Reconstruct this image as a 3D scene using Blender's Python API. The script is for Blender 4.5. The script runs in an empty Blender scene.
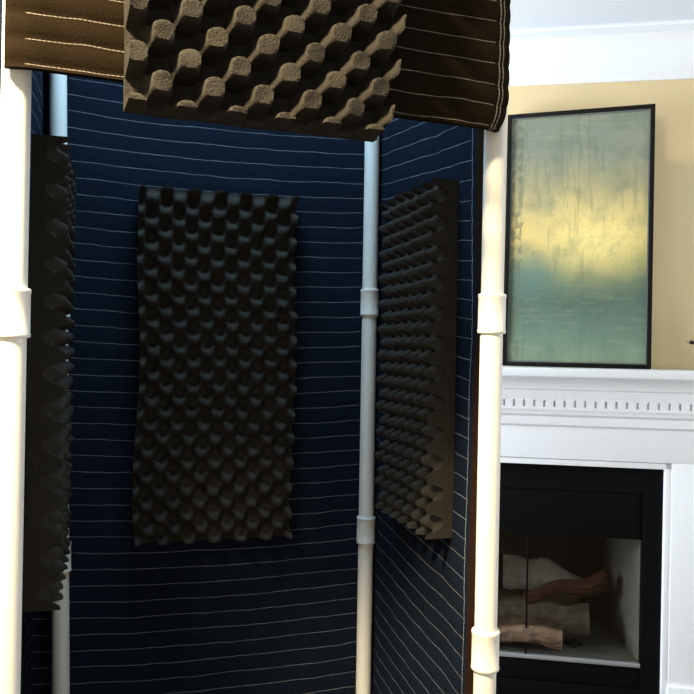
import bpy, bmesh, math, random
from mathutils import Vector, Matrix, noise
random.seed(7)
S = bpy.context.scene
COL = S.collection
PI = math.pi

# ------------------------------------------------------------------ helpers
def link(o, parent=None):
    COL.objects.link(o)
    if parent: o.parent = parent
    return o

def obj(name, bm, mat, parent=None, smooth=True, recalc=True, angle=35):
    if recalc: bmesh.ops.recalc_face_normals(bm, faces=bm.faces[:])
    if smooth:
        for f in bm.faces: f.smooth = True
        lim = math.radians(angle)
        for e in bm.edges:
            if len(e.link_faces) == 2:
                e.smooth = e.calc_face_angle(0) < lim
    me = bpy.data.meshes.new(name)
    bm.to_mesh(me); bm.free()
    for m in (mat if isinstance(mat, (list, tuple)) else [mat]): me.materials.append(m)
    return link(bpy.data.objects.new(name, me), parent)

def tag(o, label=None, cat=None, group=None, kind=None):
    if label: o['label'] = label
    if cat: o['category'] = cat
    if group: o['group'] = group
    if kind: o['kind'] = kind
    return o

def empty(name, loc=(0, 0, 0), rz=0, label=None, cat=None, group=None):
    o = bpy.data.objects.new(name, None); link(o)
    o.empty_display_size = .1
    o.location = loc; o.rotation_euler = (0, 0, rz)
    return tag(o, label, cat, group)

def box(bm, x0, x1, y0, y1, z0, z1, bev=0, mi=0):
    r = bmesh.ops.create_cube(bm, size=1)
    vs = r['verts']
    for v in vs:
        v.co = Vector(((x0 + x1) / 2 + v.co.x * (x1 - x0), (y0 + y1) / 2 + v.co.y * (y1 - y0), (z0 + z1) / 2 + v.co.z * (z1 - z0)))
    fs = list({f for v in vs for f in v.link_faces})
    for f in fs: f.material_index = mi
    if bev:
        es = list({e for v in vs for e in v.link_edges})
        bmesh.ops.bevel(bm, geom=es, offset=bev, segments=2, affect='EDGES', profile=.6)

def rings(bm, pts, mi=0, close=False):
    """skin a list of equal-length closed rings; caps both ends"""
    R = [[bm.verts.new(p) for p in ring] for ring in pts]
    n = len(R[0])
    for a, b in zip(R, R[1:]):
        for i in range(n):
            f = bm.faces.new((a[i], a[(i + 1) % n], b[(i + 1) % n], b[i])); f.material_index = mi
    if not close:
        bm.faces.new(R[0][::-1]).material_index = mi; bm.faces.new(R[-1]).material_index = mi

def lathe(bm, prof, axis=((0, 0, 0), (0, 0, 1)), seg=32):
    o = Vector(axis[0]); d = Vector(axis[1]).normalized()
    a = d.orthogonal().normalized(); b = d.cross(a)
    rings(bm, [[o + d * h + (a * math.cos(t) + b * math.sin(t)) * r for t in [2 * PI * k / seg for k in range(seg)]] for r, h in prof])

def tube(bm, pts, rad, seg=12):
    pts = [Vector(p) for p in pts]
    out = []
    a = None
    for i, p in enumerate(pts):
        d = (pts[min(i + 1, len(pts) - 1)] - pts[max(i - 1, 0)]).normalized()
        if a is None: a = d.orthogonal().normalized()
        a = (a - d * a.dot(d)).normalized(); b = d.cross(a)
        r = rad[i] if isinstance(rad, (list, tuple)) else rad
        out.append([p + (a * math.cos(t) + b * math.sin(t)) * r for t in [2 * PI * k / seg for k in range(seg)]])
    rings(bm, out)

def extrude_profile(bm, prof, x0, x1, mi=0):
    """closed profile of (n, z) swept along local x"""
    rings(bm, [[Vector((x, -n, z)) for n, z in prof] for x in (x0, x1)], mi)

# ------------------------------------------------------------------ materials
def mat(name, col, rough=.6, spec=.4, metal=0, noise_scale=0, noise_amt=.1, bump=0, bscale=60):
    m = bpy.data.materials.new(name); m.use_nodes = True
    nt = m.node_tree; b = nt.nodes['Principled BSDF']
    b.inputs['Base Color'].default_value = (*col, 1); b.inputs['Roughness'].default_value = rough
    b.inputs['Metallic'].default_value = metal; b.inputs['Specular IOR Level'].default_value = spec
    tc = nt.nodes.new('ShaderNodeTexCoord')
    if noise_scale:
        n = nt.nodes.new('ShaderNodeTexNoise'); n.inputs['Scale'].default_value = noise_scale; n.inputs['Detail'].default_value = 5
        nt.links.new(tc.outputs['Object'], n.inputs['Vector'])
        mx = nt.nodes.new('ShaderNodeMix'); mx.data_type = 'RGBA'
        mx.inputs['A'].default_value = (*[c * (1 - noise_amt) for c in col], 1)
        mx.inputs['B'].default_value = (*[min(1, c * (1 + noise_amt)) for c in col], 1)
        nt.links.new(n.outputs['Fac'], mx.inputs['Factor']); nt.links.new(mx.outputs['Result'], b.inputs['Base Color'])
    if bump:
        n = nt.nodes.new('ShaderNodeTexNoise'); n.inputs['Scale'].default_value = bscale; n.inputs['Detail'].default_value = 4
        nt.links.new(tc.outputs['Object'], n.inputs['Vector'])
        bp = nt.nodes.new('ShaderNodeBump'); bp.inputs['Strength'].default_value = bump; bp.inputs['Distance'].default_value = .004
        nt.links.new(n.outputs['Fac'], bp.inputs['Height']); nt.links.new(bp.outputs['Normal'], b.inputs['Normal'])
    return m

class NT:
    """tiny node-expression helper"""
    def __init__(s, m): s.nt = m.node_tree
    def math(s, op, a, b=None, c=None):
        n = s.nt.nodes.new('ShaderNodeMath'); n.operation = op
        for i, v in enumerate((a, b, c)):
            if v is None: continue
            if isinstance(v, (int, float)): n.inputs[i].default_value = v
            else: s.nt.links.new(v, n.inputs[i])
        return n.outputs[0]
    def mix(s, f, a, b):
        n = s.nt.nodes.new('ShaderNodeMix'); n.data_type = 'RGBA'
        for k, v in (('Factor', f), ('A', a), ('B', b)):
            if isinstance(v, (int, float)): n.inputs[k].default_value = v
            elif isinstance(v, tuple): n.inputs[k].default_value = (*v, 1)
            else: s.nt.links.new(v, n.inputs[k])
        return n.outputs['Result']
    def noise(s, vec, scale, detail=3):
        n = s.nt.nodes.new('ShaderNodeTexNoise'); n.inputs['Scale'].default_value = scale; n.inputs['Detail'].default_value = detail
        s.nt.links.new(vec, n.inputs['Vector']); return n.outputs['Fac']

def quilt_mat(name, cloth, cloth2, thread, spacing, width=.0022, borders=(), binding=None, bind_col=(.022, .011, .007), v_off=0, umin=-9, umax=9):
    """quilted moving blanket: rows of pale stitching on dark cloth, UVs in metres"""
    m = bpy.data.materials.new(name); m.use_nodes = True
    h = NT(m); nt = m.node_tree; b = nt.nodes['Principled BSDF']
    b.inputs['Roughness'].default_value = .9; b.inputs['Specular IOR Level'].default_value = .02
    uv = nt.nodes.new('ShaderNodeUVMap'); sp = nt.nodes.new('ShaderNodeSeparateXYZ'); nt.links.new(uv.outputs[0], sp.inputs[0])
    U, V = sp.outputs[0], sp.outputs[1]
    wob = h.math('MULTIPLY', h.math('SUBTRACT', h.noise(uv.outputs[0], 9, 2), .5), .010)
    v = h.math('DIVIDE', h.math('ADD', h.math('ADD', V, wob), v_off), spacing)
    d = h.math('MULTIPLY', h.math('ABSOLUTE', h.math('SUBTRACT', h.math('FRACT', v), .5)), spacing)
    line = h.math('LESS_THAN', d, width / 2)
    dash = h.math('LESS_THAN', h.math('FRACT', h.math('DIVIDE', U, .007)), .85)
    fade = h.math('ADD', .35, h.math('MULTIPLY', h.noise(uv.outputs[0], 22, 2), .8))
    line = h.math('MULTIPLY', h.math('MULTIPLY', line, dash), fade)
    line = h.math('MULTIPLY', line, h.math('MULTIPLY', h.math('GREATER_THAN', U, umin), h.math('LESS_THAN', U, umax)))
    wobu = h.math('ADD', U, h.math('MULTIPLY', wob, .5))
    for bu in borders:
        l2 = h.math('LESS_THAN', h.math('ABSOLUTE', h.math('SUBTRACT', wobu, bu)), .0012)
        l2 = h.math('MULTIPLY', l2, h.math('LESS_THAN', h.math('FRACT', h.math('DIVIDE', V, .008)), .88))
        line = h.math('MAXIMUM', line, l2)
    fine = h.noise(uv.outputs[0], 260, 3)
    coarse = h.noise(uv.outputs[0], 14, 4)
    base = h.mix(h.math('MULTIPLY', h.math('ADD', fine, coarse), .5), cloth, cloth2)
    if binding is not None:
        base = h.mix(h.math('GREATER_THAN', U, binding), base, bind_col)
    col = h.mix(line, base, thread)
    nt.links.new(col, b.inputs['Base Color'])
    bp = nt.nodes.new('ShaderNodeBump'); bp.inputs['Strength'].default_value = .35; bp.inputs['Distance'].default_value = .003
    nt.links.new(fine, bp.inputs['Height']); nt.links.new(bp.outputs['Normal'], b.inputs['Normal'])
    return m

M = {}
M['pvc'] = mat('white_pvc', (.80, .78, .71), .38, .45, 0, 6, .03)
M['foam'] = mat('charcoal_foam', (.037, .033, .027), .95, .02, 0, 240, .35, .6, 300)
M['navy'] = quilt_mat('navy_quilting', (.0062, .0098, .0175), (.011, .017, .029), (.22, .23, .25), .0415, .0018)
M['navy_side'] = quilt_mat('navy_quilting_side', (.0062, .0098, .0175), (.011, .017, .029), (.22, .23, .25), .0415, .0018, borders=(.590, ), binding=.606, umax=.592)
M['brown_quilt'] = quilt_mat('brown_black_quilting', (.006, .004, .0022), (.016, .0105, .0052), (.24, .21, .17), .0372, .0014,
                             borders=(.806, .815), v_off=.0046, umin=.012, umax=.797)
M['hem'] = mat('dark_brown_binding', (.03, .02, .014), .9, .1, 0, 90, .3)
M['wall'] = mat('beige_wall_paint', (.75, .60, .345), .7, .25, 0, 3, .03, .08, 180)
M['side'] = mat('pale_grey_wall_paint', (.62, .64, .66), .7, .25, 0, 3, .03)
M['ceil'] = mat('white_ceiling_paint', (.64, .68, .74), .85, .2, 0, 120, .02, .1, 150)
M['trim'] = mat('white_trim_paint', (.83, .84, .85), .4, .4, 0, 5, .015)
M['floor'] = mat('dark_wood_floor', (.045, .028, .018), .5, .3, 0, 9, .4)
M['black'] = mat('black_painted_metal', (.003, .003, .003), .75, .06, 0, 30, .2)
M['refractory'] = mat('grey_refractory_panel', (.27, .25, .22), .9, .05, 0, 9, .55, .5, 60)
M['dark_refractory'] = mat('dark_refractory_panel', (.035, .034, .031), .92, .05, 0, 8, .6, .5, 60)  # darker refractory grey for the firebox back
M['lip'] = mat('grey_steel_lip', (.45, .46, .46), .4, .5, .6)
M['bark'] = mat('brown_bark', (.125, .080, .052), .9, .1, 0, 34, .85, 1, 55)
M['greybark'] = mat('grey_brown_bark', (.16, .125, .09), .9, .1, 0, 30, .8, 1, 55)
M['redwood'] = mat('reddish_split_wood', (.12, .055, .035), .85, .1, 0, 30, .7, 1, 70)
M['ashwood'] = mat('pale_ash_wood', (.44, .40, .37), .9, .1, 0, 26, .5, 1, 50)
M['frame'] = mat('black_frame_wood', (.006, .005, .0045), .6, .12, 0, 40, .3)
M['fillet'] = mat('pewter_fillet', (.13, .14, .13), .5, .2, 0)
M['iron'] = mat('dark_wrought_iron', (.015, .012, .010), .45, .45, .3)
M['bead'] = mat('pale_bead', (.55, .48, .36), .25, .5)
M['grate'] = mat('cast_iron', (.02, .019, .018), .6, .3, .2)

def glass_mat():
    m = bpy.data.materials.new('fireplace_glass'); m.use_nodes = True
    nt = m.node_tree; nt.nodes.remove(nt.nodes['Principled BSDF'])
    out = nt.nodes['Material Output']
    t = nt.nodes.new('ShaderNodeBsdfTransparent'); t.inputs[0].default_value = (.76, .76, .74, 1)
    g = nt.nodes.new('ShaderNodeBsdfGlossy'); g.inputs['Roughness'].default_value = .06
    fr = nt.nodes.new('ShaderNodeFresnel'); fr.inputs[0].default_value = 1.45
    mx = nt.nodes.new('ShaderNodeMixShader')
    ge = nt.nodes.new('ShaderNodeNewGeometry'); h = NT(m)
    nt.links.new(h.math('MULTIPLY', fr.outputs[0], h.math('SUBTRACT', 1, ge.outputs['Backfacing'])), mx.inputs[0]); nt.links.new(t.outputs[0], mx.inputs[1]); nt.links.new(g.outputs[0], mx.inputs[2])
    nt.links.new(mx.outputs[0], out.inputs[0])
    return m
M['glass'] = glass_mat()

def canvas_mat():
    """abstract: pale glow between grey-green above and teal below (UV 0..1)"""
    m = bpy.data.materials.new('abstract_canvas'); m.use_nodes = True
    h = NT(m); nt = m.node_tree; b = nt.nodes['Principled BSDF']; b.inputs['Roughness'].default_value = .75
    b.inputs['Specular IOR Level'].default_value = .1
    uv = nt.nodes.new('ShaderNodeUVMap'); sp = nt.nodes.new('ShaderNodeSeparateXYZ'); nt.links.new(uv.outputs[0], sp.inputs[0])
    U, V = sp.outputs[0], sp.outputs[1]
    n1 = h.noise(uv.outputs[0], 5, 5); n2 = h.noise(uv.outputs[0], 22, 6); n3 = h.noise(uv.outputs[0], 90, 4)
    vv = h.math('ADD', V, h.math('MULTIPLY', h.math('SUBTRACT', n1, .5), .16))
    rp = nt.nodes.new('ShaderNodeValToRGB'); nt.links.new(vv, rp.inputs[0])
    cr = rp.color_ramp
    stops = [(0, (.20, .30, .20)), (.10, (.12, .21, .155)), (.25, (.065, .125, .10)), (.34, (.085, .15, .095)), (.42, (.30, .31, .12)), (.50, (.60, .50, .17)),
             (.60, (.50, .44, .18)), (.70, (.32, .32, .17)), (.82, (.22, .26, .185)), (.93, (.165, .22, .175)), (1, (.19, .235, .18))]
    cr.elements[0].position = 0; cr.elements[0].color = (*stops[0][1], 1)
    cr.elements[1].position = 1; cr.elements[1].color = (*stops[-1][1], 1)
    for p, c in stops[1:-1]:
        e = cr.elements.new(p); e.color = (*c, 1)
    for e in cr.elements: e.color = (e.color[0] * 1.12, e.color[1] * .96, e.color[2] * .93, 1)
    # brighter glow right of centre
    du = h.math('DIVIDE', h.math('SUBTRACT', U, .62), .34); dv = h.math('DIVIDE', h.math('SUBTRACT', V, .49), .12)
    g = h.math('POWER', 2.718, h.math('MULTIPLY', h.math('ADD', h.math('MULTIPLY', du, du), h.math('MULTIPLY', dv, dv)), -1))
    c = h.mix(h.math('MULTIPLY', g, .85), rp.outputs[0], (.84, .66, .24))
    # cool patch on the left below the glow, streaked edge
    du = h.math('DIVIDE', h.math('SUBTRACT', U, .18), .22); dv = h.math('DIVIDE', h.math('SUBTRACT', V, .36), .09)
    g2 = h.math('POWER', 2.718, h.math('MULTIPLY', h.math('ADD', h.math('MULTIPLY', du, du), h.math('MULTIPLY', dv, dv)), -1))
    c = h.mix(h.math('MULTIPLY', g2, .6), c, (.10, .19, .17))
    edge = h.math('MULTIPLY', h.math('LESS_THAN', U, h.math('ADD', .05, h.math('MULTIPLY', n2, .12))), h.math('GREATER_THAN', n2, .5))
    c = h.mix(h.math('MULTIPLY', edge, .55), c, (.12, .13, .08))
    sc = h.math('LESS_THAN', h.math('ABSOLUTE', h.math('SUBTRACT', n2, .5)), .012)
    c = h.mix(h.math('MULTIPLY', sc, .2), c, (.14, .17, .12))
    c = h.mix(h.math('MULTIPLY', h.math('SUBTRACT', n3, .35), .22), c, (.40, .42, .33))
    def strokes(sx, sy, seed):
        cb = nt.nodes.new('ShaderNodeCombineXYZ')
        nt.links.new(h.math('MULTIPLY', U, sx), cb.inputs[0]); nt.links.new(h.math('MULTIPLY', V, sy), cb.inputs[1]); cb.inputs[2].default_value = seed
        return h.noise(cb.outputs[0], 1, 5)
    dr = strokes(34, 5, 1.5); hz = strokes(5, 60, 6.5); bl = strokes(7, 12, 11)
    c = h.mix(h.math('MULTIPLY', h.math('GREATER_THAN', dr, .60), .22), c, (.10, .13, .09))
    c = h.mix(h.math('MULTIPLY', h.math('GREATER_THAN', hz, .60), .10), c, (.42, .40, .24))
    c = h.mix(h.math('MULTIPLY', h.math('MAXIMUM', h.math('SUBTRACT', bl, .48), 0), 1.6), c, (.12, .16, .11))
    nt.links.new(c, b.inputs['Base Color'])
    bp = nt.nodes.new('ShaderNodeBump'); bp.inputs['Strength'].default_value = .25; bp.inputs['Distance'].default_value = .002
    nt.links.new(n2, bp.inputs['Height']); nt.links.new(bp.outputs['Normal'], b.inputs['Normal'])
    return m
M['canvas'] = canvas_mat()

# ------------------------------------------------------------------ room (frame turned 10.4 degrees, local x along fireplace wall, local -y into room)
W0 = Vector((1.0335, 3.318, 0)); RZ = -math.radians(10.4)
CEIL = 2.78
XL, XR, YF = -3.1, 2.1, -5.4
FU0, FU1, FZ = -.757, .257, 1.008          # fireplace opening
def room(name, bm, m, smooth=False):
    o = obj(name, bm, m, None, smooth); o.location = W0; o.rotation_euler = (0, 0, RZ)
    return tag(o, kind='structure')
bm = bmesh.new(); box(bm, XL - .1, XR + .1, YF - .1, .75, -.08, 0); room('floor', bm, M['floor'])
bm = bmesh.new(); box(bm, XL - .1, XR + .1, YF - .1, .1, CEIL, CEIL + .08); room('ceiling', bm, M['ceil'])
bm = bmesh.new()
box(bm, XL, FU0, 0, .1, 0, CEIL); box(bm, FU1, XR, 0, .1, 0, CEIL); box(bm, FU0, FU1, 0, .1, FZ, CEIL)
room('wall_back', bm, M['wall'])
WY0, WY1, WZ0, WZ1 = -1.55, -.35, .55, 2.45     # daylight window in the left wall, beside the fireplace
bm = bmesh.new()
box(bm, XL - .1, XL, YF, WY0, 0, CEIL); box(bm, XL - .1, XL, WY1, .1, 0, CEIL)
box(bm, XL - .1, XL, WY0, WY1, 0, WZ0); box(bm, XL - .1, XL, WY0, WY1, WZ1, CEIL)
room('wall_left', bm, M['side'])
VY0, VY1 = -1.85, -.75                          # added opening in the unseen right wall, to fill the fireplace wall
bm = bmesh.new()
box(bm, XR, XR + .1, YF, VY0, 0, CEIL); box(bm, XR, XR + .1, VY1, .1, 0, CEIL)
box(bm, XR, XR + .1, VY0, VY1, 0, WZ0); box(bm, XR, XR + .1, VY0, VY1, WZ1, CEIL)
room('wall_right', bm, M['side'])
bm = bmesh.new()
for a in (VY0 - .05, (VY0 + VY1) / 2 - .02, VY1): box(bm, XR - .02, XR + .09, a, a + .05, WZ0 - .04, WZ1 + .04)
for z in (WZ0 - .05, (WZ0 + WZ1) / 2, WZ1): box(bm, XR - .02, XR + .09, VY0 - .04, VY1 + .04, z, z + .05)
room('added_fill_window', bm, M['trim'])
bm = bmesh.new(); box(bm, XL - .1, XR + .1, YF - .1, YF, 0, CEIL); room('wall_front', bm, M['side'])
bm = bmesh.new()
for a in (WY0 - .05, (WY0 + WY1) / 2 - .02, WY1 - .05 + .06): box(bm, XL - .09, XL + .02, a, a + .05, WZ0 - .04, WZ1 + .04)
for z in (WZ0 - .05, (WZ0 + WZ1) / 2, WZ1): box(bm, XL - .09, XL + .02, WY0 - .04, WY1 + .04, z, z + .05)
room('window_1', bm, M['trim'])
bm = bmesh.new()       # crown moulding on the fireplace wall
cp = [(0, CEIL - .196), (.012, CEIL - .196), (.016, CEIL - .186), (.016, CEIL - .172), (.022, CEIL - .165)]
for k in range(9):
    t = k / 8 * PI / 2
    cp.append((.022 + .085 * (1 - math.cos(t)), CEIL - .16 + .115 * math.sin(t)))
cp += [(.118, CEIL - .042), (.118, CEIL - .012), (.124, CEIL - .006), (.124, CEIL), (0, CEIL)]
extrude_profile(bm, cp, XL, XR); o = room('trim_1', bm, M['trim'], True)
for nm, a, b in (('baseboard_left', XL, -1.06), ('baseboard_right', .56, XR)):
    bm = bmesh.new(); box(bm, a, b, -.016, 0, 0, .11); room(nm, bm, M['trim'])

# ------------------------------------------------------------------ fireplace surround with mantel
fs = empty('fireplace_surround', W0, RZ, 'white wooden fireplace surround with dentilled mantel shelf, beside the booth', 'mantelpiece')
OX0, OX1 = -1.05, .55
bm = bmesh.new(); box(bm, OX0, OX1, -.12, -.001, 1.034, 1.215, .002); obj('frieze_board', bm, M['trim'], fs)
for a, b in ((OX0, FU0 - .024), (FU1 + .024, OX1)):
    bm = bmesh.new(); box(bm, a, b, -.12, -.001, 0, 1.034, .002)
    box(bm, a - .004, b + .004 if b > 0 else b, -.132, -.001, 0, .16, .003)
    obj('pilaster', bm, M['trim'], fs)
bm = bmesh.new()
box(bm, FU0 - .024, FU0, -.114, -.001, 0, FZ + .024, .002); box(bm, FU1, FU1 + .024, -.114, -.001, 0, FZ + .024, .002)
box(bm, FU0 - .024, FU1 + .024, -.114, -.001, FZ, FZ + .024, .002)
obj('opening_casing', bm, M['trim'], fs)
bm = bmesh.new()
prof = [(.12, 1.164), (.126, 1.166), (.134, 1.172), (.136, 1.180), (.136, 1.205), (.143, 1.210), (.150, 1.216), (.150, 1.236), (.001, 1.236), (.001, 1.164)]
extrude_profile(bm, prof, OX0 - .02, OX1 + .02); obj('lower_moulding', bm, M['trim'], fs)
bm = bmesh.new()
box(bm, OX0 - .03, OX1 + .03, -.152, -.001, 1.236, 1.284)
k = 0; x = OX0 - .03
while x < OX1 + .0:
    box(bm, x, x + .030, -.163, -.150, 1.246, 1.272); x += .0395
box(bm, OX0 - .03, OX1 + .03, -.163, -.001, 1.272, 1.284); box(bm, OX0 - .03, OX1 + .03, -.163, -.001, 1.234, 1.246)
obj('dentil_moulding', bm, M['trim'], fs, False)
bm = bmesh.new()
prof = [(.001, 1.284), (.168, 1.284), (.168, 1.312), (.176, 1.318), (.176, 1.326)]
for k in range(7):
    t = k / 6 * PI / 2
    prof.append((.176 + .062 * (1 - math.cos(t)), 1.326 + .038 * math.sin(t)))
prof += [(.242, 1.369), (.001, 1.369)]
extrude_profile(bm, prof, OX0 - .05, OX1 + .05); obj('cove_moulding', bm, M['trim'], fs)
bm = bmesh.new(); box(bm, OX0 - .11, OX1 + .11, -.27, -.001, 1.369, 1.403, .006); obj('mantel_shelf', bm, M['trim'], fs)

# ------------------------------------------------------------------ fireplace insert
fi = empty('fireplace_insert', W0, RZ, 'black metal fireplace insert with glass front, set in the white surround', 'fireplace')
GX0, GX1, GZ0, GZ1 = -.68, .18, .222, .717
bm = bmesh.new()
e = .003
box(bm, FU0 + e, GX0, -.085, -.05, 0.002, FZ - e); box(bm, GX1, FU1 - e, -.085, -.05, .002, FZ - e)
box(bm, GX0, GX1, -.085, -.05, .905, FZ - e); box(bm, GX0, GX1, -.085, -.05, .002, .03)
obj('face_frame', bm, M['black'], fi, False)
bm = bmesh.new(); box(bm, GX0, GX1, -.078, -.05, GZ1, .905, .002); obj('hood_panel', bm, M['black'], fi)
bm = bmesh.new()
box(bm, GX0, GX1, -.080, -.05, .034, .116, .002); box(bm, GX0, GX1, -.080, -.05, .122, .204, .002)
obj('lower_panel', bm, M['black'], fi)
bm = bmesh.new(); box(bm, GX0, GX1, -.089, -.05, .207, GZ0, .002); obj('bottom_lip', bm, M['lip'], fi)
bm = bmesh.new(); box(bm, GX0 + .002, GX1 - .002, -.072, -.067, GZ0, GZ1); obj('glass_pane', bm, M['glass'], fi, False)
bm = bmesh.new(); box(bm, -.270, -.262, -.080, -.073, GZ0, GZ1, .002); obj('door_stile', bm, M['black'], fi)
BX0, BX1, BY = -.61, .105, .42
for nm, x0, x1, mm in (('side_panel', GX0, BX0, M['refractory']), ('side_panel', GX1, BX1, M['refractory'])):
    bm = bmesh.new(); s = -.02 if x0 < -.25 else .02
    rings(bm, [[Vector((x0, -.05, z)), Vector((x1, BY, z)), Vector((x1 + s, BY + .02, z)), Vector((x0 + s, -.05, z))] for z in (GZ0, .80)])
    obj(nm, bm, mm, fi, False)
bm = bmesh.new(); box(bm, BX0 - .02, BX1 + .02, BY, BY + .02, GZ0, .80); obj('back_panel', bm, M['dark_refractory'], fi, False)
bm = bmesh.new(); rings(bm, [[Vector((GX0, -.05, z)), Vector((GX1, -.05, z)), Vector((BX1, BY, z)), Vector((BX0, BY, z))] for z in (.205, GZ0)])
obj('hearth_floor', bm, M['refractory'], fi, False)
bm = bmesh.new(); rings(bm, [[Vector((GX0, -.05, z)), Vector((GX1, -.05, z)), Vector((BX1, BY, z)), Vector((BX0, BY, z))] for z in (.80, .82)])
obj('smoke_hood', bm, M['black'], fi, False)

# grate and logs (world objects placed in the fireplace frame)
FM = Matrix.Translation(W0) @ Matrix.Rotation(RZ, 4, 'Z')
def inF(x, n, z): return FM @ Vector((x, -n, z))
g = empty('fire_grate', inF(-.27, -.13, GZ0), RZ, 'black iron grate under the logs inside the fireplace', 'grate')
bm = bmesh.new()
for k in range(7):
    x = -.30 + k * .085
    tube(bm, [(x, -.13, .055), (x, -.12, .022), (x, .12, .022), (x, .14, .05)], .007, 8)
obj('grate_bars', bm, M['grate'], g)
bm = bmesh.new()
for y in (-.08, .09): box(bm, -.33, .24, y - .007, y + .007, .008, .02)
obj('cross_rail', bm, M['grate'], g, False)
for x in (-.3, .21):
    for y in (-.08, .09):
        bm = bmesh.new(); box(bm, x - .008, x + .008, y - .008, y + .008, 0, .012); obj('foot', bm, M['grate'], g, False)

def log(name, a, b, r0, r1, m, endm, label, lump=.18, seed=0, tri=False, group=None):
    """a bent, knobbly split log between two points; the sawn ends are children"""
    a, b = Vector(a), Vector(b); d = (b - a); L = d.length; dn = d.normalized()
    side = dn.cross(Vector((0, 0, 1))).normalized(); up = side.cross(dn)
    mid = (a + b) / 2; N = 44; SG = 48
    ring = []
    for i in range(N + 1):
        t = i / N
        c = a.lerp(b, t) + up * .010 * math.sin(3 * t * PI + seed) + side * .010 * math.sin(2 * t * PI + seed * 2)
        r = r0 + (r1 - r0) * t
        row = []
        for k in range(SG):
            th = 2 * PI * k / SG
            if tri: sh = .62 / max(.62, math.cos(((th - PI / 2 + PI / 3) % (2 * PI / 3)) - PI / 3)) if False else 1 / (1 + .42 * (1 - math.cos(3 * (th - PI / 2))) )
            else: sh = 1 + .10 * math.cos(2 * th + seed)
            q = Vector((math.cos(th) * 2.2, math.sin(th) * 2.2, t * L * 14 + seed * 5))
            rr = r * sh * (1 + lump * noise.noise(q) + lump * .55 * noise.noise(q * 2.7) + .07 * abs(noise.noise(Vector((math.cos(th) * 7, math.sin(th) * 7, t * L * 9 + seed)))))
            row.append(c + side * rr * math.cos(th) + up * rr * math.sin(th) - mid)
        ring.append(row)
    bm = bmesh.new(); rings(bm, ring)
    o = obj(name, bm, m, None, True, angle=60); o.location = mid
    tag(o, label, 'log', group)
    for ei, row in ((0, ring[0]), (1, ring[-1])):
        c = sum(row, Vector()) / len(row); off = dn * (-.002 if ei == 0 else .002)
        bm = bmesh.new()
        rings(bm, [[c + (p - c) * .96 + off * s for p in row] for s in (-.8, 1)])
        obj('cut_end', bm, endm, o, True)
    return o
log('fireplace_log', inF(-.62, .035, .302), inF(-.125, .03, .300), .054, .048, M['bark'], M['ashwood'], 'short brown log lying lowest at the front of the fireplace grate', seed=1)
log('fireplace_log', inF(-.66, -.10, .318), inF(.0, -.09, .325), .066, .060, M['greybark'], M['redwood'], 'long thick grey-brown log lying across the middle of the fire pile', seed=2.3)
log('fireplace_log', inF(-.27, -.075, .414), inF(.07, -.17, .470), .022, .040, M['redwood'], M['redwood'], 'reddish-brown split branch slanting up to the right of the fire pile', seed=4.1, lump=.25)
log('fireplace_log', inF(-.62, -.245, .345), inF(-.03, -.255, .345), .070, .062, M['greybark'], M['ashwood'], 'dark grey log lying at the back of the fire pile', seed=5.2)
# pale split wedge on top
bm = bmesh.new()
N = 22; ring = []
for i in range(N + 1):
    t = i / N; x = -.36 + .36 * t
    hgt = .10 * (1 - .25 * abs(math.sin(t * 7)) * .4) * (1 if t < .52 else max(.10, 1 - (t - .52) / .48 * .95))
    row = []
    for k in range(20):
        th = 2 * PI * k / 20; cy, cz = math.cos(th), math.sin(th)
        q = Vector((t * 6, cy * 1.5, cz * 1.5)); w = 1 + .16 * noise.noise(q) + .08 * noise.noise(q * 3)
        row.append(inF(x, -.190 + .045 * cy * w * (1 - .55 * max(0, cz)), .458 + hgt * max(-.42, cz) * w) - inF(-.2, -.190, .45))
    ring.append(row)
rings(bm, ring)
o = obj('fireplace_log', bm, M['ashwood'], None, True, angle=50); o.location = inF(-.2, -.190, .45)
tag(o, 'pale ash-grey split wedge resting on top of the fire pile', 'log')

# ------------------------------------------------------------------ painting on the mantel
p = empty('framed_painting', inF(-.096, .115, 1.4045), RZ - math.radians(8.5), 'tall abstract painting in thin black frame leaning on the mantel', 'painting')
PW, PH = .575, 1.045; lean = math.radians(-2.0)
def lean_co(x, y, z): return Vector((x, y * math.cos(lean) - z * math.sin(lean), z * math.cos(lean) + y * math.sin(lean)))
def leaned(bm):
    for v in bm.verts: v.co = lean_co(*v.co)
fw = .017
bm = bmesh.new()
box(bm, -PW / 2, -PW / 2 + fw, -.018, .018, 0, PH, .0015); box(bm, PW / 2 - fw, PW / 2, -.018, .018, 0, PH, .0015)
box(bm, -PW / 2 + fw, PW / 2 - fw, -.018, .018, 0, fw, .0015); box(bm, -PW / 2 + fw, PW / 2 - fw, -.018, .018, PH - fw, PH, .0015)
leaned(bm); obj('frame', bm, M['frame'], p)
bm = bmesh.new(); i0, i1 = fw, fw + .005
box(bm, -PW / 2 + i0, -PW / 2 + i1, -.012, .010, i0, PH - i0); box(bm, PW / 2 - i1, PW / 2 - i0, -.012, .010, i0, PH - i0)
box(bm, -PW / 2 + i1, PW / 2 - i1, -.012, .010, i0, i1); box(bm, -PW / 2 + i1, PW / 2 - i1, -.012, .010, PH - i1, PH - i0)
leaned(bm); obj('fillet', bm, M['fillet'], p, False)
bm = bmesh.new(); box(bm, -PW / 2 + i0, PW / 2 - i0, -.006, .012, i0, PH - i0)
uvl = bm.loops.layers.uv.new('UVMap')
for f in bm.faces:
    for l in f.loops: l[uvl].uv = ((l.vert.co.x + PW / 2) / PW, l.vert.co.z / PH)
leaned(bm); obj('canvas', bm, M['canvas'], p, False)

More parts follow.
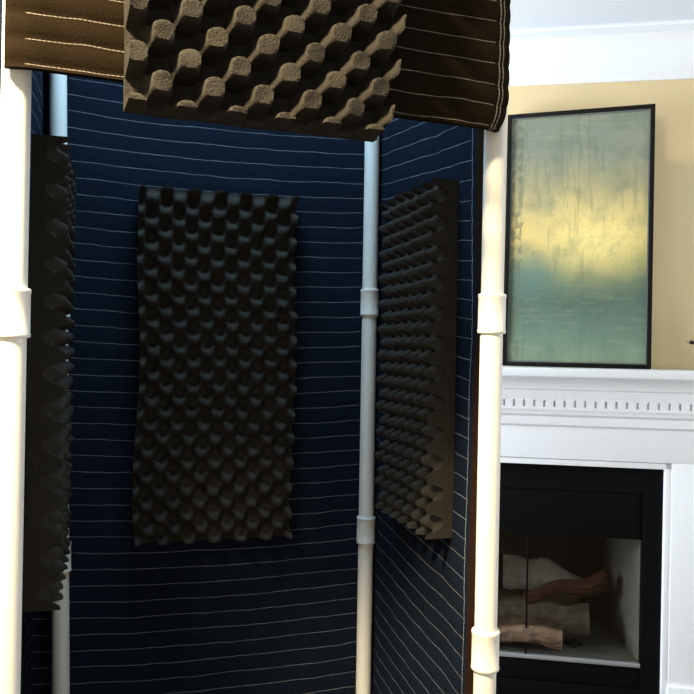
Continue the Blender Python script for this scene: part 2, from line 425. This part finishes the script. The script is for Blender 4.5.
# ------------------------------------------------------------------ iron ornament at the right edge of the view
orn = empty('candle_holder', inF(.432, .10, 1.4035), RZ, 'dark iron scroll holder with a pale bead tip, right of the painting', 'candle holder')
bm = bmesh.new(); lathe(bm, [(.001, 0), (.042, 0), (.042, .006), (.02, .012), (.008, .02), (.007, .10), (.013, .108), (.007, .116), (.006, .2), (.001, .2)], seg=20)
obj('stem', bm, M['iron'], orn)
for s in (-1, 1):
    bm = bmesh.new()
    pts = []
    for k in range(26):
        t = k / 25
        pts.append((s * (.004 + .082 * t), 0, .108 + .026 * math.sin(t * PI * 1.6) * (1 - t * .4) + .018 * t))
    pts[-1] = (s * .088, 0, .112)
    tube(bm, pts, [.0045 + .004 * max(0, (k - 18) / 7) for k in range(26)], 8)
    sc = obj('scroll_arm', bm, M['iron'], orn)
    bm = bmesh.new(); bmesh.ops.create_uvsphere(bm, u_segments=14, v_segments=10, radius=.0065, matrix=Matrix.Translation((s * .0955, 0, .112)))
    obj('bead', bm, M['bead'], sc)
bm = bmesh.new(); lathe(bm, [(.001, .2), (.03, .2), (.034, .21), (.03, .21), (.012, .206), (.001, .206)], seg=20); obj('drip_pan', bm, M['iron'], orn)

# ------------------------------------------------------------------ pvc frame of the booth
LF, RF, RR, RL = Vector((-.503, 1.2, 0)), Vector((.272, 1.5, 0)), Vector((.0594, 2.22, 0)), Vector((-.737, 1.985, 0))
PR, CR, TOP = .021, .0256, 2.48
cen = (LF + RF + RR + RL) / 4; cen.z = 0
fr = empty('pipe_frame', cen, 0, 'white plastic pipe frame of four upright poles with sleeves, carrying the blankets', 'frame')
def put(o): return o
for pt, cps, lx in ((LF, (1.475, .80), 0), (RF, (1.500, .871), -.004), (RR, (1.557, .927), .004), (RL, (1.53, .90), .056)):
    q = pt - cen + Vector((lx, 0, 0)); ax = (Vector((-lx, 0, TOP))).normalized()
    bm = bmesh.new(); lathe(bm, [(PR, .003), (PR, TOP - .04)], (q, ax), 32)
    pole = obj('pole', bm, M['pvc'], fr)
    for zc in cps:
        bm = bmesh.new(); hh = .074
        lathe(bm, [(PR + .0004, zc), (CR - .0005, zc), (CR + .0008, zc + .002), (CR + .0008, zc + .006), (CR, zc + .008), (CR, zc + hh - .008),
                   (CR + .0008, zc + hh - .006), (CR + .0008, zc + hh - .002), (CR - .0005, zc + hh), (PR + .0004, zc + hh)], (q, ax), 32)
        obj('coupling', bm, M['pvc'], pole)
    bm = bmesh.new(); lathe(bm, [(PR + .0004, 0), (CR + .002, 0), (CR + .002, .03), (PR + .0004, .032)], (q, ax), 24); obj('end_cap', bm, M['pvc'], pole)
    bm = bmesh.new(); lathe(bm, [(.001, TOP - .06), (CR, TOP - .06), (CR, TOP + .018), (.018, TOP + .026), (.001, TOP + .027)], (pt - cen, (0, 0, 1)), 24)
    obj('corner_fitting', bm, M['pvc'], fr)
for a, b in ((LF, RF), (RF, RR), (RR, RL), (RL, LF)):
    d = (b - a).normalized(); A = a - cen + d * .022; B = b - cen - d * .022
    A.z = B.z = TOP
    bm = bmesh.new(); tube(bm, [A, B], PR, 24); obj('top_bar', bm, M['pvc'], fr)

# ------------------------------------------------------------------ blankets
def fbm(x, y, z): return noise.noise(Vector((x, y, z))) + .5 * noise.noise(Vector((x * 2.1, y * 2.1, z + 7)))

def hung(name, A, B, s0, s1, prof, m, label, spacing, nu, wr=.008, shear=0, puff=.004, v_off=0, seed=0, thick=.007, end_curl=0, corner=0, sag=None, z_ref=0):
    """blanket hung over the bar A-B. prof: list of (outward offset, z, arc length v); the outside face first.
    Builds a closed padded sheet with its own thickness."""
    d = (B - A).normalized(); nn = Vector((d.y, -d.x, 0)); base = A + d * (s0 + s1) / 2; base.z = 0
    bm = bmesh.new(); uvl = bm.loops.layers.uv.new('UVMap')
    NV = len(prof)
    def P(i, j, t):
        s = s0 + (s1 - s0) * i / nu
        o, z, v = prof[j]
        o2, z2, _ = prof[max(0, j - 1)]; o3, z3, _ = prof[min(NV - 1, j + 1)]
        tx, tz = o3 - o2, z3 - z2; l = math.hypot(tx, tz) or 1
        no, nz = tz / l, -tx / l                                    # outward in profile plane
        vv = v + shear * s + (sag(s, z) if sag else 0)
        pf = puff * (abs(math.sin(PI * ((vv + v_off) / spacing + .5))) ** .6) if z < TOP - .03 else 0
        amp = min(1, max(0, (TOP - .08 - z) / .25))
        w = wr * amp * fbm(s * 3 + seed, z * 1.6, seed) + wr * .35 * amp * fbm(s * 11, z * 3, seed + 3)
        edge = min(s - s0, s1 - s)
        if end_curl:
            k = max(0, 1 - edge / .05); w -= end_curl * k * k
        sp = s
        if corner:
            low = max(0, 1 - (z - prof[0][1]) / .07) if j < NV // 2 else 0
            sp = s - corner * low * low * max(0, (s - (s1 - .12)) / .12) 
        q = A + d * sp + nn * (o + no * (pf * (1 if t else -.4) + w * no + (thick if t else 0)))
        q = A + d * sp + nn * (o + no * ((thick + pf if t else -.25 * pf)) + (w if abs(no) > .3 else 0))
        q.z = z + nz * (thick if t else 0)
        return q - base, (s, vv)
    G = {}
    for t in (0, 1):
        for i in range(nu + 1):
            for j in range(NV):
                co, uv = P(i, j, t); v = bm.verts.new(co); G[t, i, j] = (v, uv)
    def face(keys):
        f = bm.faces.new([G[k][0] for k in keys])
        for l, k in zip(f.loops, keys): l[uvl].uv = G[k][1]
    for i in range(nu):
        for j in range(NV - 1):
            face([(1, i, j), (1, i + 1, j), (1, i + 1, j + 1), (1, i, j + 1)])
            face([(0, i, j), (0, i, j + 1), (0, i + 1, j + 1), (0, i + 1, j)])
        face([(0, i, 0), (0, i + 1, 0), (1, i + 1, 0), (1, i, 0)])
        face([(0, i, NV - 1), (1, i, NV - 1), (1, i + 1, NV - 1), (0, i + 1, NV - 1)])
    for j in range(NV - 1):
        face([(0, 0, j), (1, 0, j), (1, 0, j + 1), (0, 0, j + 1)])
        face([(0, nu, j), (0, nu, j + 1), (1, nu, j + 1), (1, nu, j)])
    o = obj(name, bm, m, None, True, angle=75)
    o.location = base
    return tag(o, label, 'blanket')

def bar_profile(off, z_out, z_in, step):
    """up the outside at offset +off, over the bar, down the inside at -off"""
    pts = []
    n = max(2, int((TOP - z_out) / step))
    for k in range(n + 1): pts.append((off, z_out + (TOP - z_out) * k / n))
    for k in range(1, 10):
        t = PI * k / 10; pts.append((off * math.cos(t), TOP + off * math.sin(t)))
    n = max(2, int((TOP - z_in) / step))
    for k in range(n + 1): pts.append((-off, TOP - (TOP - z_in) * k / n))
    out = []; v = z_out
    for i, q in enumerate(pts):
        if i: v += math.hypot(q[0] - pts[i - 1][0], q[1] - pts[i - 1][1])
        out.append((q[0], q[1], v))
    return out

# outside faces: hung() takes A->B so that the outward normal (d.y,-d.x) points out of the booth
hung('moving_blanket', RR, RL, -.04, .872, bar_profile(.034, .12, 2.3, .0104), M['navy'],
     'navy quilted moving blanket hung across the back of the booth', .0415, 60, wr=.010, puff=.005, seed=1.7,
     sag=lambda s, z: .012 * math.sin(PI * s / .8))
hung('moving_blanket', RL, LF, -.034, .79, bar_profile(.030, .12, 2.3, .0104), M['navy'],
     'navy quilted moving blanket on the left side of the booth, behind the left foam panel', .0415, 50, wr=.010, puff=.005, seed=4.2)
# right blanket is hung from the rear corner forward: uv.x grows towards the front pole
def right_blanket():
    d = (RR - RF).normalized(); L = (RR - RF).length
    o = hung('moving_blanket', RF, RR, .114, L + .032, bar_profile(.030, .12, 2.3, .0104), M['navy_side'],
             'navy quilted moving blanket with brown edge hung on the right side of the booth', .0415, 50, wr=.009, puff=.005, seed=8.8, shear=-.10)
    me = o.data; uv = me.uv_layers[0].data
    for l in uv: l.uv = (L - l.uv[0], l.uv[1])
    return o
right_blanket()
hung('moving_blanket', LF, RF, -.016, .832, bar_profile(.036, 1.868, 1.96, .0062), M['brown_quilt'],
     'brown-black quilted moving blanket folded over the front top bar like a valance', .0372, 80, wr=.006, puff=.0045, v_off=.0046, seed=3.1,
     end_curl=.012, corner=.018, thick=.010)

# ------------------------------------------------------------------ egg-crate foam pads
def foam(name, A, B, s0, s1, z0, z1, off, nc, nr, base, amp, label, flip=1, per=8, ph=(0, 0), sharp=1.25, plateau=None, bend=None, round_edge=0):
    """convoluted foam on the wall line A-B; face points towards the (d.y,-d.x)*flip side"""
    d = (B - A).normalized(); nn = Vector((d.y, -d.x, 0)) * flip
    org = A + d * (s0 + s1) / 2 + nn * off; org.z = z0
    bm = bmesh.new()
    NU, NV = nc * per, nr * per
    def H(i, j):
        c = math.cos(PI * (i / per - ph[0])) * math.cos(PI * (j / per - ph[1]))
        t = .5 + .5 * c
        if plateau: t = min(1, max(0, (c - plateau[0]) / (plateau[1] - plateau[0])))
        t = t * t * (3 - 2 * t); t = t ** sharp
        return base + amp * t * (1 + .10 * noise.noise(Vector((i / per, j / per, s0 * 9))))
    def P(i, j, h):
        s = s0 + (s1 - s0) * i / NU; z = z0 + (z1 - z0) * j / NV
        ds, dz, dn = bend(i / NU, j / NV) if bend else (0, 0, 0)
        e = .004 * noise.noise(Vector((s * 9, z * 9, 2)))
        q = A + d * (s + ds + e) + nn * (off + h + dn); q.z = z + dz + e
        return q - org
    F = [[bm.verts.new(P(i, j, H(i, j))) for j in range(NV + 1)] for i in range(NU + 1)]
    K = [[bm.verts.new(P(i, j, 0)) for j in (0, NV)] for i in range(NU + 1)]
    KL = [bm.verts.new(P(0, j, 0)) for j in range(1, NV)]; KR = [bm.verts.new(P(NU, j, 0)) for j in range(1, NV)]
    for i in range(NU):
        for j in range(NV): bm.faces.new((F[i][j], F[i + 1][j], F[i + 1][j + 1], F[i][j + 1]))
        bm.faces.new((F[i][0], K[i][0], K[i + 1][0], F[i + 1][0]))
        bm.faces.new((F[i][NV], F[i + 1][NV], K[i + 1][1], K[i][1]))
    l = [K[0][0]] + KL + [K[0][1]]; r = [K[NU][0]] + KR + [K[NU][1]]
    for j in range(NV):
        bm.faces.new((F[0][j], F[0][j + 1], l[j + 1], l[j])); bm.faces.new((F[NU][j], r[j], r[j + 1], F[NU][j + 1]))
        bm.faces.new((l[j], l[j + 1], r[j + 1], r[j])) 
    # the flat back's long edges need the K row vertices
    o = obj(name, bm, M['foam'], None, True, angle=50)
    o.location = org
    return tag(o, label, 'foam panel')

foam('foam_panel', RL, RR, .210, .616, .958, 1.868, -.022, 12, 28, .024, .036, 'dark egg-crate foam panel hung on the back blanket of the booth', flip=1,
     bend=lambda u, v: (-.006 * math.sin(v * PI * 3) * (1 if u < .5 else .6), 0, .012 * v * (1 - v)))
foam('foam_panel', RF, RR, .225, .57, 1.064, 1.835, -.028, 12, 24, .024, .040, 'egg-crate foam panel with tan cut edge hung on the right blanket of the booth', flip=-1,
     bend=lambda u, v: (0, 0, .01 * max(0, v - .85)))
foam('foam_panel', LF, RL, .275, .70, .972, 1.85, -.002, 12, 26, .026, .038, 'dark egg-crate foam panel at the left side of the booth, behind the front left pole', flip=1)
foam('foam_panel', LF, RF, .150, .558, 1.816, 2.445, .056, 11, 17, .018, .060, 'large tan-lit egg-crate foam panel on the front of the booth, over the brown blanket', flip=1, per=12,
     bend=lambda u, v: (.075 * v * u, 0, 0), ph=(1.3, .85), sharp=1, plateau=(-.20, .34))

# ------------------------------------------------------------------ lights
def area(name, loc, rot, size, power, col, size_y=None, shape='RECTANGLE', spread=None):
    l = bpy.data.lights.new(name, 'AREA'); l.energy = power; l.color = col; l.size = size
    l.shape = shape
    if shape == 'RECTANGLE': l.size_y = size_y or size
    if spread: l.spread = spread
    o = bpy.data.objects.new(name, l); link(o); o.location = loc; o.rotation_euler = rot
    return o
area('ceiling_lamp_warm', (-.80, .44, 2.74), (0, 0, 0), .34, 150, (1, .81, .52), shape='DISK')
area('overhead_fill_cool', (-.30, 1.72, 2.75), (0, 0, 0), .45, 13, (.42, .72, 1), shape='DISK')  # added overhead light, standing in for cool daylight off the ceiling
wl = area('window_daylight', FM @ Vector((XL + .04, (WY0 + WY1) / 2, (WZ0 + WZ1) / 2)), (0, 0, 0), 1.85, 150, (.80, .90, 1), 1.15)
wl.rotation_euler = (Matrix.Rotation(RZ, 4, 'Z') @ Matrix.Rotation(-PI / 2, 4, 'Y')).to_euler()
wr = area('right_fill_light', FM @ Vector((XR - .04, (VY0 + VY1) / 2, (WZ0 + WZ1) / 2)), (0, 0, 0), 1.85, 20, (.86, .93, 1), 1.05)  # added fill light at the made-up right opening
wr.rotation_euler = (Matrix.Rotation(RZ, 4, 'Z') @ Matrix.Rotation(PI / 2, 4, 'Y')).to_euler()

w = bpy.data.worlds.new('sky'); S.world = w; w.use_nodes = True
w.node_tree.nodes['Background'].inputs[0].default_value = (.75, .85, 1, 1)
w.node_tree.nodes['Background'].inputs[1].default_value = .4

# ------------------------------------------------------------------ camera
cd = bpy.data.cameras.new('camera'); cam = bpy.data.objects.new('camera', cd); link(cam)
cd.sensor_width = 36; cd.lens = 36 * 800 / 694; cd.clip_start = .05
r = .018
Rv, Uv, Bv = Vector((math.cos(r), 0, math.sin(r))), Vector((-math.sin(r), 0, math.cos(r))), Vector((0, -1, 0))
cam.matrix_world = Matrix(((Rv.x, Uv.x, Bv.x, 0), (Rv.y, Uv.y, Bv.y, 0), (Rv.z, Uv.z, Bv.z, 1.47), (0, 0, 0, 1)))
S.camera = cam
vs = S.view_settings
vs.view_transform = 'Standard'; vs.look = 'None'; vs.gamma = 1; vs.use_curve_mapping = False
vs.exposure = 0.5
